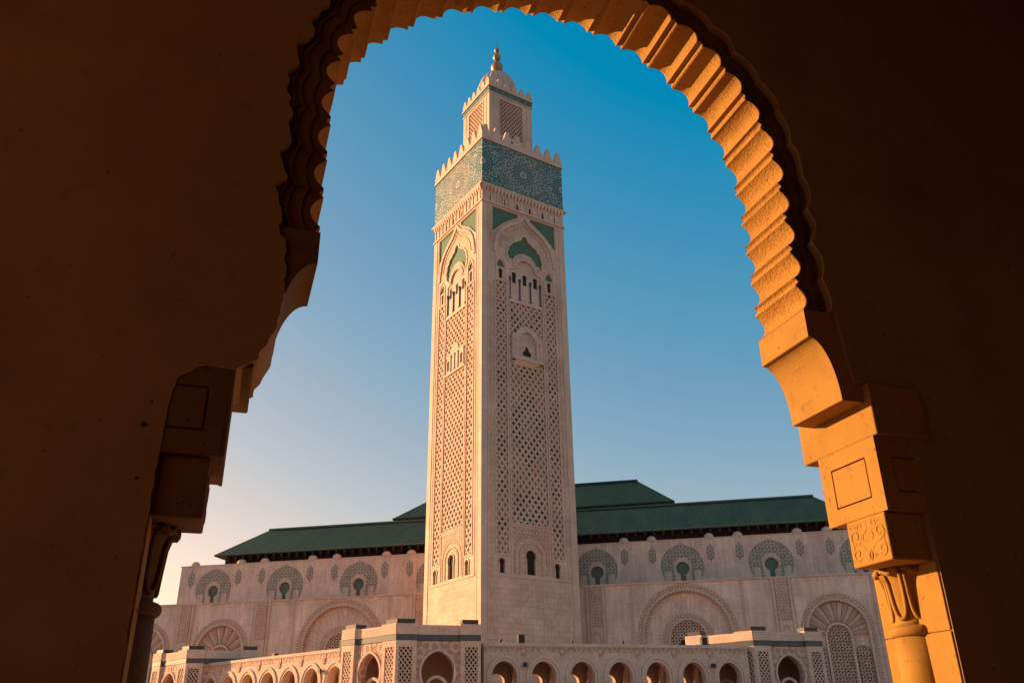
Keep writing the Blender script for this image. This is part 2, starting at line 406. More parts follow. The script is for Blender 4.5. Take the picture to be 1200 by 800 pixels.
# ================================================================== MINARET
YAW = .9911
CX, CY = -3.357, 193.028
W = 25.0; H2 = 12.5
mina = empty('minaret', (CX, CY, 0), math.pi/2 - YAW, 'tall square stone minaret with carved lattice faces and teal mosaic band', 'minaret')
FB = dict(dx=-H2, dy=-H2)
def faces(mb, name, mat, parent, kind=None, ks=(0, 1, 2, 3)):
    me = mb.mesh(name, mat); out = []
    for k in ks:
        o = obj(name, me, parent, rz=-k*math.pi/2); out.append(o)
        if kind: o['kind'] = kind
    return out
VIS = (0, 1)
# --- openings in the face plate
spL = [(3.03, 120.3), (10.6, 120.3)] + [(10.6, 119.35)] + offset(resample(catmull([(10.6, 119.35), (8.4, 117.9), (6.2, 116.3), (4.4, 114.4), (3.03, 113.0)]), 48), lambda u: -.18*abs(math.sin(u*math.pi*7)))[1:]
spR = mirror(spL, H2)
half = catmull([(8.5, 105.7), (7.75, 106.6), (7.6, 108.4), (8.3, 110.3), (9.7, 111.7), (11.2, 112.6), (12.5, 114.4)])
lobL = offset(resample(half, 56), lambda u: .28*abs(math.sin(u*math.pi*6)) if 0 < u < 1 else 0)
lob = lobL + mirror(lobL[:-1], H2)[::-1]
inn = arc(H2, 105.5, 3.75, 4, 176, 24)
green_arch = lob + [p for p in inn if True]
WIN3 = (9.3, 12.45, 15.6)
SIDE = (5.3, 19.7)
loggia = [(7.9, 95.6), (17.1, 95.6), (17.1, 103.9), (15.4, 104.3)] + arc(H2, 104.3, 2.6, 0, 180, 16)[1:] + [(7.9, 103.9)]
strips = [(3.8, 6.8), (18.2, 21.2)]
holes = [spL, spR, green_arch, loggia]
for a, b_ in strips: holes.append(rect(a, b_, 34.6, 99.6))
holes.append(rect(7.7, 17.3, 41.3, 95.0))
low = [keyhole(5.1, 30.5, 33.6, 1.55), keyhole(12.4, 30.5, 35.8, 2.7, .78), keyhole(19.3, 30.5, 33.6, 1.55)]
holes += low
sidew = [keyhole(x, 100.4, 103.2, 1.25, .8) for x in SIDE]
holes += sidew
sideg = [[(x-.95, 103.6), (x+.95, 103.6), (x+1.1, 104.3), (x+.75, 104.6), (x+.7, 105.2), (x+.3, 105.3), (x, 106.), (x-.3, 105.3), (x-.7, 105.2), (x-.75, 104.6), (x-1.1, 104.3)] for x in SIDE]
holes += sideg
fz = [archtop(2.6 + i*3.96 - .05, 121.8, 123.6, .62, 6) for i in range(6)]
holes += fz
p = MB(**FB).plate(rect(0, 25, -CZ, 126.2), holes, 0, .45, rim=False)
faces(p, 'shaft_face', M['ashlar'], mina)
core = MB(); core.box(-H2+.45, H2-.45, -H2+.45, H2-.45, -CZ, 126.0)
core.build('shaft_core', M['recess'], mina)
# dark sheets for the shade inside the windows, green glazed panels
for i, w in enumerate(low + sidew + fz):
    xs = [x for x, _ in w]; zs = [z for _, z in w]
    mb = MB(**FB).plate(rect(min(xs)-.1, max(xs)+.1, min(zs)-.1, max(zs)+.1), [], .39, .43)
    faces(mb, 'window', M['dark'], mina, ks=VIS)
for poly in [spL, spR, green_arch] + sideg:
    xs = [x for x, _ in poly]; zs = [z for _, z in poly]
    faces(MB(**FB).plate(rect(min(xs)-.05, max(xs)+.05, min(zs)-.05, max(zs)+.05), [], .30, .36), 'green_panel', M['green'], mina, ks=VIS)
# loggia
mb = MB(**FB).plate(rect(7.8, 17.2, 95.5, 107), [keyhole(x, 100.3, 103.3, 1.35, .82) for x in WIN3], .24, .41)
faces(mb, 'loggia_wall', M['trim'], mina, ks=VIS)
for x in WIN3: faces(MB(**FB).plate(rect(x-.8, x+.8, 100.2, 103.4), [], .40, .44), 'window', M['dark'], mina, ks=VIS)
for x in (8.0, 10.9, 14.05, 17.0):
    mb = MB(**FB); mb.smooth = True
    mb.lathe([(.34, 95.6), (.34, 95.95), (.2, 96.1), (.2, 100.4), (.26, 100.5), (.36, 101.1), (.40, 101.5), (.34, 101.6)], 10, (x, .1))
    faces(mb, 'colonnette', M['slate'], mina, ks=VIS)  # dark stone puts the shadow on these colonnettes into their colour
mb = MB(**FB).plate(rect(7.8, 17.2, 95.0, 95.62), [], -.12, .5); faces(mb, 'loggia_sill', M['trim'], mina, ks=VIS)
# lobed bands
def band(path, w0, w1, y0, y1, lobes=0, amp=.0, name='arch_band', mat='trim', inner_lobes=True):
    c = resample(path, 96); o = offset(c, lambda u: w0); i_ = offset(c, lambda u: -w1 - (amp*abs(math.sin(u*math.pi*lobes)) if lobes else 0))
    faces(MB(**FB).plate(o + i_[::-1], [], y0, y1), name, M[mat], mina, ks=VIS)
og = catmull([(3.45, 107.4), (3.7, 109.6), (4.5, 112.5), (6.1, 114.9), (8.3, 116.6), (10.5, 118.0), (12.5, 120.2)])
og = og + mirror(og[:-1], H2)[::-1]
band(og, .35, .35, -.32, .0, 34, .28, 'ogee_arch_band')
og2 = offset(resample(og, 90), lambda u: -1.5)
band(og2[6:-6], .0, .18, -.14, .0, 30, .16, 'ogee_inner_band', 'carved_fine')
band(lob, .45, .02, -.16, .0, 0, 0, 'lobed_arch_band')
band(arc(H2, 104.3, 3.15, 176, 4, 40), .45, .5, -.22, .0, 11, -.22, 'loggia_arch_band')
for x in SIDE: band([(x-1.35, 100.3), (x-1.35, 104.6), (x-1.0, 105.6), (x, 106.7), (x+1.0, 105.6), (x+1.35, 104.6), (x+1.35, 100.3)], .15, .15, -.16, 0, 0, 0, 'window_surround')
# frames
mb = MB(**FB)
for a, b_ in strips: mb.frame(a-.3, b_+.3, 34.3, 99.9, .3, -.14, .05)
mb.frame(7.4, 17.6, 41.0, 95.0, .3, -.14, .05); mb.frame(7.4, 17.6, 30.3, 40.8, .3, -.14, .05)
for x in (1.55, 23.2): mb.box(x, x+.25, -.12, .02, -CZ, 121.0)
for x in (2.6, 22.2): mb.box(x, x+.2, -.10, .02, 30.2, 121.0)
mb.box(2.6, 22.4, -.16, .02, 29.9, 30.28)
mb.box(2.6, 22.4, -.13, .02, 120.5, 120.8)
faces(mb, 'panel_moulding', M['trim'], mina, ks=VIS)
mb = MB(**FB)
for x in (.0, 23.5): mb.box(x + (.004 if x else -.06), x+1.5, -.06, .02, -CZ, 120.9)
faces(mb, 'corner_pilaster', M['trim'], mina, ks=VIS)
# lattice panels
CW, CH = 1.6, 2.05
for (a, b_, z0, z1, cw) in ((3.8, 6.8, 34.6, 99.6, 1.5), (18.2, 21.2, 34.6, 99.6, 1.5), (7.7, 17.3, 41.3, 95.0, CW)):
    mb = lattice(MB(**FB), a, b_, z0, z1, cw, CH, .31, .02, .38, .36)
    faces(mb, 'lattice_panel', M['trim'], mina, 'stuff', ks=VIS)
    if b_-a > 5:
        def test(x, z):
            da, q = abs(x-H2), abs(z-63.5)
            if 41 < z < 50.2: return da/5.2 + abs(z-44.6)/5.0 < 1.05 and not (da < 1.2 and 43.5 < z < 45.6) and not (da > 3.6 and z > 45)
            if 52.5 < z < 74.4: v = da/5.6 + q/11.; return .42 < v < 1.0 or q > 9 and da < .5
            if 74.6 < z < 80: return da < (z-73.6)*.75 and (int(x*3)+int(z)) % 4 > 0
            if 85.5 < z < 93.5: v = da*.55 + abs(z-93.5)*.55; return 2.2 < da*.9 + (93.5-z)*.28 < 4.6 and (int(z*2)+int(x)) % 5 > 0
            return False
    else:
        c0 = (a+b_)/2
        def test(x, z):
            ph = (z-38.5) % 8.4
            if 76 < z < 84 or 62 < z < 66: return False
            return abs(x-c0)/1.6 + abs(ph-2.6)/2.6 < 1.0
    mb = cells(a, b_, z0, z1, cw, CH, test, .43, .86); mb.d = (-H2, -H2, CZ)
    faces(mb, 'green_tile_inlay', M['green_dark'], mina, 'stuff', ks=(0,))
# balcony niche
bal = [(8.1, 79.6), (16.9, 79.6), (16.9, 86.0), (15.6, 86.6)] + offset(arc(H2, 85.2, 3.3, 26, 154, 30), lambda u: -.22*abs(math.sin(u*math.pi*7))) + [(9.4, 86.6), (8.1, 86.0)]
nich = [(10.0, 80.6), (15.0, 80.6), (15.0, 84.2)] + pointed(H2, 84.2, 2.5, .3, 8)[1:-1] + [(10.0, 84.2)]
faces(MB(**FB).plate(bal, [nich], -.55, .4), 'balcony_surround', M['trim'], mina, ks=(0,))
tref = [(11.4, 81.2), (13.5, 81.2), (13.7, 81.9), (13.2, 82.5), (12.9, 82.6), (12.9, 83.2), (12.45, 83.7), (12.0, 83.2), (12.0, 82.6), (11.7, 82.5), (11.2, 81.9)]
faces(MB(**FB).plate(rect(9.8, 15.2, 80.4, 87.4), [tref], -.14, -.02), 'balcony_niche', M['ashlar'], mina, ks=(0,))
faces(MB(**FB).plate(rect(11, 14, 81, 84), [], -.03, .01), 'balcony_door', M['dark'], mina, ks=(0,))
mb = MB(**FB); mb.box(8.2, 16.8, -.95, .3, 79.6, 80.3)
mb.add([(8.6, 0.2, 78.3), (16.4, .2, 78.3), (16.4, .2, 79.6), (8.6, .2, 79.6), (9.2, -.8, 79.6), (15.8, -.8, 79.6), (11.2, -.15, 78.4), (13.8, -.15, 78.4)], [(0,6,4,3), (6,7,5,4), (7,1,2,5), (0,1,7,6)])
faces(mb, 'balcony_corbel', M['trim'], mina, ks=(0,))
for x in (9.0, 16.0):
    mb = MB(**FB); mb.smooth = True; mb.lathe([(.3, 80.3), (.2, 80.6), (.2, 84.0), (.34, 84.7), (.3, 84.9)], 10, (x, -.62)); faces(mb, 'balcony_colonnette', M['trim'], mina, ks=(0,))
# twin windows on the sunlit face
tw = [(7.8, 79.5), (17.2, 79.5), (17.2, 83.6)] + arc(15.7, 83.6, 1.4, 0, 150, 10)[1:] + [(14.2, 85.2)] + arc(H2, 85.2, 1.6, 12, 168, 12) + [(10.8, 85.2)] + arc(9.3, 83.6, 1.4, 30, 180, 10)[:-1] + [(7.8, 83.6)]
faces(MB(**FB).plate(tw, [keyhole(9.3, 80.3, 83.0, 1.25, .85), keyhole(15.7, 80.3, 83.0, 1.25, .85)], -.12, .10), 'twin_window_wall', M['trim'], mina, ks=(1,))
for x in (9.3, 15.7): faces(MB(**FB).plate(rect(x-.75, x+.75, 80.2, 83.1), [], -.01, .015), 'window', M['dark'], mina, ks=(1,))
for x in (7.95, 10.75, 12.5, 14.25, 17.05):
    mb = MB(**FB); mb.smooth = True; mb.lathe([(.3, 79.6), (.19, 79.9), (.19, 83.2), (.33, 83.8), (.3, 84.0)], 10, (x, -.2)); faces(mb, 'colonnette', M['trim'], mina, ks=(1,))
mb = MB(**FB); mb.box(7.5, 17.5, -.3, .3, 79.0, 79.6); faces(mb, 'twin_window_sill', M['trim'], mina, ks=(1,))
# portal panel round the lowest window
for rr_, yy in ((4.3, -.12), (3.0, -.16)):
    pth = [(H2-rr_, 30.5), (H2-rr_, 34.4)] + arc(H2, 34.4, rr_, 180, 0, 30)[1:-1] + [(H2+rr_, 34.4), (H2+rr_, 30.5)]
    band(pth, .16, .16, yy, 0, 22, .22, 'portal_arch_band', 'carved_fine')
sp = [(8.0, 36.4)] + [(x, z) for x, z in arc(H2, 34.4, 4.6, 152, 28, 20)] + [(17.0, 36.4), (17.0, 40.4), (8.0, 40.4)]
faces(MB(**FB).plate(sp, [], -.06, .01), 'portal_spandrel', M['carved'], mina, ks=VIS)
for i, (cx_, w_, top) in enumerate(((5.1, 1.55, 33.6), (12.4, 2.7, 35.8), (19.3, 1.55, 33.6))):
    k = keyhole(cx_, 30.5, top, w_, .8); pth = k[2:][::-1]
    band([(pth[0][0], 30.5)] + pth + [(pth[-1][0], 30.5)], .28, -.02, -.2, 0, 0, 0, 'window_surround')
# frieze, cornices
mb = MB(); 
for z0, z1, q in ((121.0, 121.45, .35), (125.85, 126.35, .75), (140.25, 140.75, .42)): mb.box(-H2-q, H2+q, -H2-q, H2+q, z0, z1)
mb.build('string_course', M['trim'], mina)
mb = MB(**FB)
for i in range(24):
    x = .55 + i*(W-1.1)/23
    mb.add([(x-.5, -.72, 125.85), (x+.5, -.72, 125.85), (x+.5, .0, 125.85), (x-.5, .0, 125.85), (x-.12, -.02, 124.1), (x+.12, -.02, 124.1), (x+.36, -.50, 125.1), (x-.36, -.50, 125.1)],
           [(0,1,6,7), (7,6,5,4), (0,7,4,3), (1,2,5,6)])
faces(mb, 'muqarnas_frieze', M['trim'], mina, 'stuff', ks=VIS)
mb = MB(**FB)
for i in range(14):
    x = .8 + i*(W-1.6)/13; mb.box(x-.16, x+.16, -.2, .02, 121.45, 124.3); mb.box(x-.26, x+.26, -.26, .02, 124.3, 124.6)
faces(mb, 'frieze_colonnettes', M['trim'], mina, 'stuff', ks=VIS)
mb = MB(); mb.box(-H2-.12, H2+.12, -H2-.12, H2+.12, 126.35, 140.25); mb.build('mosaic_band', M['zellige'], mina)
mb = MB()
q = H2+.3
for x0, x1, y0, y1 in ((-q, q, -q, -q+.8), (-q, q, q-.8, q), (-q, -q+.8, -q+.8, q-.8), (q-.8, q, -q+.8, q-.8)): mb.box(x0, x1, y0, y1, 140.75, 141.9)
mb.box(-H2, H2, -H2, H2, 139.9, 140.9); mb.build('parapet', M['trim'], mina)
def merlon(w, h, steps, t):
    m_ = MB(dz=0); L = []
    for i in range(steps):
        ww = w/2*(1 - i/steps*.78); zz = h*(i/steps)
        L += [(ww, zz), (ww, h*((i+1)/steps))]
    poly = L + mirror(L, 0)[::-1]
    return m_.plate(poly, [], -t/2, t/2, back=True)
me_ = merlon(2.5, 3.2, 6, .75).mesh('merlon', M['trim'])
for k in range(4):
    rot = Matrix.Rotation(-k*math.pi/2, 4, 'Z')
    for i in range(8):
        x = -q + 1.25 + i*(2*q-2.5)/7
        pnt = rot @ Vector((x, -q+.4, 141.9+CZ)); obj('merlon', me_, mina, loc=pnt, rz=-k*math.pi/2)
# --- lantern
LH = 7.12
lan = obj('lantern', None, mina)
LB = dict(dx=-LH, dy=-LH); LW = 2*LH
def lfaces(mb, name, mat, kind=None, ks=VIS):
    me = mb.mesh(name, mat)
    for k in ks:
        o = obj(name, me, lan, rz=-k*math.pi/2)
        if kind: o['kind'] = kind
lh = rect(3.4, LW-3.4, 149.0, 161.2)
ng = [archtop(x, 143.6, 148.2, 1.7, 10) for x in (4.5, 7.12, 9.74)]
lfaces(MB(**LB).plate(rect(0, LW, 140.8, 165.0), [lh]+ng, 0, .7, rim=False), 'lantern_face', M['trim'], ks=(0,1,2,3))
mb = MB(); mb.box(-LH+.7, LH-.7, -LH+.7, LH-.7, 140.8, 164.9); mb.build('lantern_core', M['recess'], lan)
lfaces(lattice(MB(**LB), 3.4, LW-3.4, 149.0, 161.2, 1.06, 1.5, .2, .04, .45, .13), 'lattice_panel', M['trim'], 'stuff')
lfaces(MB(**LB).plate(rect(3.4, LW-3.4, 143.4, 148.4), [], .4, .46), 'green_panel', M['green'])
mb = MB(**LB); mb.frame(3.0, LW-3.0, 143, 161.6, .35, -.12, .05); mb.box(1.5, 1.75, -.1, .02, 141, 162.4); mb.box(LW-1.75, LW-1.5, -.1, .02, 141, 162.4)
lfaces(mb, 'panel_moulding', M['trim'])
mb = MB(); q2 = LH+.1; mb.box(-q2, q2, -q2, q2, 162.7, 164.5); mb.build('mosaic_border', M['zellige_s'], lan)
mb = MB(); 
for z0, z1, q3 in ((162.35, 162.7, .22), (164.5, 165.0, .38), (165.0, 165.9, .2)): mb.box(-LH-q3, LH+q3, -LH-q3, LH+q3, z0, z1)
mb.build('cornice', M['trim'], lan)
me_ = merlon(1.9, 2.2, 4, .55).mesh('merlon', M['trim'])
for k in range(4):
    rot = Matrix.Rotation(-k*math.pi/2, 4, 'Z')
    for i in range(6):
        x = -LH-.2+.95 + i*(2*LH+.4-1.9)/5
        obj('merlon', me_, lan, loc=rot @ Vector((x, -LH+.12, 165.9+CZ)), rz=-k*math.pi/2)
mb = MB(); mb.smooth = True
prof = [(5.55, 165.9), (5.65, 167.5)] + [(5.75*math.cos(R(a))**.85, 168.4+8.9*math.sin(R(a))) for a in range(0, 90, 6)] + [(.35, 177.3)]
mb.lathe(prof, 96, rib=.10, ribn=24); mb.build('dome', M['trim'], lan)
mb = MB(); mb.lathe([(.16, 176.8), (.12, 187.5), (.05, 191.0)], 8); mb.build('spire', M['bronze'], lan)
for r_, z_ in ((1.82, 180.0), (1.2, 184.0), (.8, 186.75)):
    mb = MB(); mb.smooth = True
    mb.lathe([(max(r_*math.cos(R(a)), .03), z_+r_*math.sin(R(a))) for a in range(-90, 91, 10)], 28); mb.build('gilded_ball', M['gold'], lan)

# ================================================================== MOSQUE
FROT = math.pi/2 - (YAW + math.pi/4)
mosq = empty('mosque', (CX, CY, 0), FROT, 'long pink stone mosque hall with green tiled roofs behind the minaret', 'mosque')
YL, YU = 6.73, 15.93
ZL, ZU = 30.1, 41.3
holes = []
for sg in (-1, 1):
    c = 40*sg; holes.append([(c-9.75, -1), (c+9.75, -1)] + arc(c, 19.1, 9.75, 0, 180, 48))
    for c in (70.8*sg, 91.5*sg):
        holes.append([(c-6.1, -1), (c+6.1, -1)] + arc(c, 19.1, 6.1, 0, 180, 36))
for h in holes: h[0] = (h[0][0], -1.); h[1] = (h[1][0], -1.)
mb = MB().plate(rect(-105, 105, -CZ, ZL), holes, YL, YL+.94); mb.build('lower_wall', M['facade'], mosq)
mb = MB(); mb.box(-104.9, 104.9, YL+.9, YU+.5, -CZ, ZL-.05); mb.build('wall_core', M['facade'], mosq)
mb = MB(); mb.box(-105.2, 105.2, YL-.3, YL+.6, ZL, ZL+.35); mb.build('string_course', M['trim'], mosq)
def archband(c, zc, r0, r1, y0, y1, n=48, dent=0, a0=0, a1=180, down=0):
    o = arc(c, zc, r1, a0, a1, n); i_ = arc(c, zc, r0, a0, a1, n)
    if dent: i_ = [(c+(x-c)*k, zc+(z-zc)*k) for (x, z), k in zip(arc(c, zc, r0, a0, a1, dent*4), [1 - .035*(j % 4 in (1, 2)) for j in range(dent*4+1)])]
    if down: o = [(c+r1, zc-down)] + o + [(c-r1, zc-down)]; i_ = [(c+r0, zc-down)] + i_ + [(c-r0, zc-down)]
    return MB().plate(o + i_[::-1], [], y0, y1)
for sg in (-1, 1):
    c = 40*sg
    archband(c, 19.1, 9.75, 10.75, YL-.12, YL+.02, down=20).build('arch_moulding', M['carved_fine'], mosq)
    archband(c, 19.1, 9.35, 9.76, YL-.3, YL+.8, dent=44, down=20).build('arch_moulding', M['trim'], mosq)
    archband(c, 18.4, 4.15, 5.2, YL+.5, YL+1.0, dent=22, down=19).build('arch_moulding', M['carved_fine'], mosq)
    archband(c, 18.4, 3.8, 4.16, YL+.35, YL+1.0, down=19).build('arch_moulding', M['trim'], mosq)
    MB().plate([(c-3.8, -1), (c+3.8, -1)] + arc(c, 18.4, 3.8, 0, 180, 24), [archtop(c, -.9, 18.6, 4.4)], YL+.7, YL+.95).build('pierced_screen', M['screen'], mosq)
    MB().plate(archtop(c, -.9, 18.6, 4.4), [], YL+.86, YL+.93).build('window', M['dark'], mosq)
    # fan of wedges in the big tympanum
    N = 22
    for i in range(N):
        a0, a1 = 180*i/N+.6, 180*(i+1)/N-.6
        o = arc(c, 18.4, 8.9, a0, a1, 3); i_ = arc(c, 18.4, 5.5, a0, a1, 2)
        o = [(x, z) for x, z in o]; MB().plate(o + i_[::-1], [], YL+.80+.03*(i % 2), YL+.92).build('voussoir', M['facade'], mosq)
    for c in (70.8*sg, 91.5*sg):
        archband(c, 19.1, 6.35, 7.35, YL-.14, YL+.02, down=20).build('arch_moulding', M['carved_fine'], mosq)
        archband(c, 19.1, 5.95, 6.36, YL-.34, YL+.8, dent=34, down=20).build('arch_moulding', M['trim'], mosq)
        N = 17
        for i in range(N):
            a0, a1 = 180*i/N+.5, 180*(i+1)/N-.5
            o = arc(c, 18.2, 6.6 if 25 < (a0+a1)/2 < 155 else 6.2, a0, a1, 3)
            o = [(x, z) if math.hypot(x-c, z-19.1) < 5.9 or z < 19.1 else (c+(x-c)*5.9/math.hypot(x-c, z-19.1), 19.1+(z-19.1)*5.9/math.hypot(x-c, z-19.1)) for x, z in o]
            i_ = arc(c, 18.2, 2.75, a0, a1, 2)
            MB().plate(o + i_[::-1], [], YL+.34 + .22*(i % 2), YL+.92).build('voussoir', M['trim' if i % 2 else 'wedge'], mosq)
        archband(c, 17.9, 2.3, 2.76, YL+.2, YL+.9, down=19).build('arch_moulding', M['trim'], mosq)
        MB().plate([(c-2.3, -1), (c+2.3, -1)] + pointed(c, 17.9, 2.3, .2), [], YL+.62, YL+.9).build('pierced_screen', M['screen'], mosq)
        for d in (-4.3, 4.3):
            MB().plate([(c+d-1.25, -1), (c+d+1.25, -1)] + pointed(c+d, 14.6, 1.25, .2), [], YL+.30, YL+.9).build('pierced_screen', M['screen'], mosq)
    for c in (20.3*sg, 60.5*sg, 80.9*sg):
        MB().plate(rect(c-1.35, c+1.35, 21.2, ZL-.02), [], YL-.32, YL).build('carved_pilaster', M['carved_fine'], mosq)
        nk = [(c-.75, -CZ), (c+.75, -CZ), (c+.75, 19.6)] + offset(arc(c, 19.6, .75, 0, 180, 16), lambda u: .12*abs(math.sin(u*math.pi*3)))[1:-1] + [(c-.75, 19.6)]
        MB().plate([(c-1.35, -CZ), (c-.751, -CZ)] + [(x, z) for x, z in nk[2:]][::-1] + [(c+.751, -CZ), (c+1.35, -CZ), (c+1.35, 21.2), (c-1.35, 21.2)], [], YL-.32, YL).build('pilaster_niche', M['trim'], mosq)
        mb = MB()
        for d in (-1.75, 1.75): mb.box(c+d-.3, c+d+.3, YL-.22, YL+.01, -CZ, ZL-.01)
        for d in (-2.25, 2.25): mb.box(c+d-.1, c+d+.1, YL-.12, YL+.01, -CZ, ZL-.01)
        mb.build('pilaster_moulding', M['trim'], mosq)
    for c in (28.3*sg, 52.2*sg):
        mb = MB(); mb.box(c-.16, c+.16, YL-.2, YL+.01, -CZ, ZL-.01); mb.build('panel_joint', M['trim'], mosq)
# upper storey
uh = []
for k in (-4, -3, -2, -1, 1, 2, 3, 4): uh.append(keyhole(20*k, 31.7, 36.2, 3.0, .38, 18))
MB().plate(rect(-90, 90, ZL-.2, ZU), uh, YU, YU+.8).build('upper_wall', M['facade'], mosq)
mb = MB(); mb.box(-90, 90, YU+.8, YU+30, ZL-.2, ZU-.4); mb.build('hall_core', M['facade'], mosq)
mb = MB(); mb.box(-90.2, 90.2, YU-.12, YU+.6, ZU, ZU+.22); mb.build('coping', M['trim'], mosq)
wring = wpane = None
for k in (-4, -3, -2, -1, 1, 2, 3, 4):
    c = 20*k
    win = obj('window', None, mosq, loc=(c, 0, 0))
    if wring is None:
        ho = arc(0, 35.15, 4.95, -32, 212, 40); ho = [(x, z + (.5*max(0, 1-abs(x)/.8) if z > 39 else 0)) for x, z in ho]
        hi = keyhole(0, 32.2, 37.2, 4.3, .86, 20)
        inner = hi[2:][::-1]
        ringp = [(4.2, 31.85)] + ho + [(-4.2, 31.85), (-1.85, 31.85)] + inner + [(1.85, 31.85)]
        wring = MB().plate(ringp, [], YU-.12, YU).mesh('mosaic_surround', M['mosaic'])
        ki = keyhole(0, 31.7, 36.2, 3.0, .38, 18)[2:][::-1]
        wwhite = MB().plate([(1.84, 31.8)] + inner[::-1] + [(-1.84, 31.8), (-.57, 31.8)] + ki + [(.57, 31.8)], [], YU-.2, YU).mesh('stone_surround', M['trim'])
        wpane = MB().plate(rect(-1.6, 1.6, 31.5, 36.4), [], YU+.45, YU+.55).mesh('pane', M['glass'])
        wn2 = MB().plate([(-.75, 31.8), (.75, 31.8)] + pointed(0, 33.3, .75, .25, 5), [], YU-.24, YU-.02).mesh('blind_niche', M['facade'])
    for nm, me in (('mosaic_surround', wring), ('stone_surround', wwhite), ('pane', wpane)): obj(nm, me, win)
    for d in (-3.35, 3.35): obj('blind_niche', wn2, win, loc=(d, 0, 0))
hexm = MB().plate([(-.55, 36.6), (-.8, 36.9), (-.8, 39.0), (-.5, 39.5), (-.25, 39.6), (0, 40.05), (.25, 39.6), (.5, 39.5), (.8, 39.0), (.8, 36.9), (.55, 36.6), (.25, 36.4), (0, 35.8), (-.25, 36.4)], [], YU-.1, YU).mesh('mosaic_panel', M['mosaic'])
mb = MB(); mb.smooth = True; mb.lathe([(1.2, ZU+.1), (1.25, ZU+.4)] + [(1.2*math.cos(R(a)), ZU+.45+1.0*math.sin(R(a))) for a in range(10, 90, 16)], 20, (0, YU+1.0)); cup = mb.mesh('cupola', M['trim'])
for k in (-4, -3, -2, -1, 1, 2, 3, 4):
    for d in (-6.7, 6.7):
        if abs(20*k+d) > 88: continue
        obj('mosaic_panel', hexm, mosq, loc=(20*k+d, 0, 0)); obj('cupola', cup, mosq, loc=(20*k+d, 0, 0))
# roofs
def hip(x0, x1, y0, y1, ze, xr, yr, zr, t=.45):
    m_ = MB()
    v = [(x0,y0,ze),(x1,y0,ze),(x1,y1,ze),(x0,y1,ze),(-xr,yr,zr),(xr,yr,zr),(xr,y1-(yr-y0),zr),(-xr,y1-(yr-y0),zr)]
    m_.add(v, [(0,1,5,4),(1,2,6,5),(2,3,7,6),(3,0,4,7),(4,5,6,7)])
    m_.add([(x,y,z-t) for x,y,z in v[:4]] + v[:4], [(0,1,2,3)[::-1],(0,1,5,4),(1,2,6,5),(2,3,7,6),(3,0,4,7)])
    return m_
rf = hip(-81.5, 81.5, YU+.9, YU+46, 44.3, 73.2, YU+14, 53.15).build('roof', M['roof'], mosq)
mb = MB(); mb.box(-73.4, 73.4, YU+13.7, YU+14.6, 53.1, 53.5); mb.box(-81.6, 81.6, YU+.8, YU+1.1, 44.05, 44.36); mb.build('ridge_cap', M['cap'], rf)
mb = MB(); mb.box(-79.5, 79.5, YU+3.2, YU+44, ZU-.4, 43.86); mb.build('eave_wall', M['eave'], mosq)
brk = MB(); brk.add([(-.28, YU+1.3, 43.8), (.28, YU+1.3, 43.8), (.28, YU+3.25, 43.8), (-.28, YU+3.25, 43.8), (-.28, YU+1.5, 43.2), (.28, YU+1.5, 43.2), (.28, YU+3.25, 41.6), (-.28, YU+3.25, 41.6)], [(0,1,5,4), (4,5,6,7), (0,4,7,3), (1,2,6,5)])
brm = brk.mesh('eave_bracket', M['eave'])
for i in range(72):
    x = -78 + i*156/71
    if abs(x) > 12: obj('eave_bracket', brm, mosq, loc=(x, 0, 0))
rf2 = hip(-39.8, 39.2, YU+22, YU+62, 56.2, 29, YU+34, 65.6).build('roof', M['roof'], mosq)
mb = MB(); mb.box(-29.2, 29.2, YU+33.7, YU+34.6, 65.5, 65.95); mb.box(-39.9, 39.3, YU+21.9, YU+22.2, 55.9, 56.3); mb.build('ridge_cap', M['green_dark'], rf2)
mb = MB(); mb.box(-37.8, 37.2, YU+24, YU+60, 50, 55.76); mb.build('clerestory_wall', M['eave'], mosq)

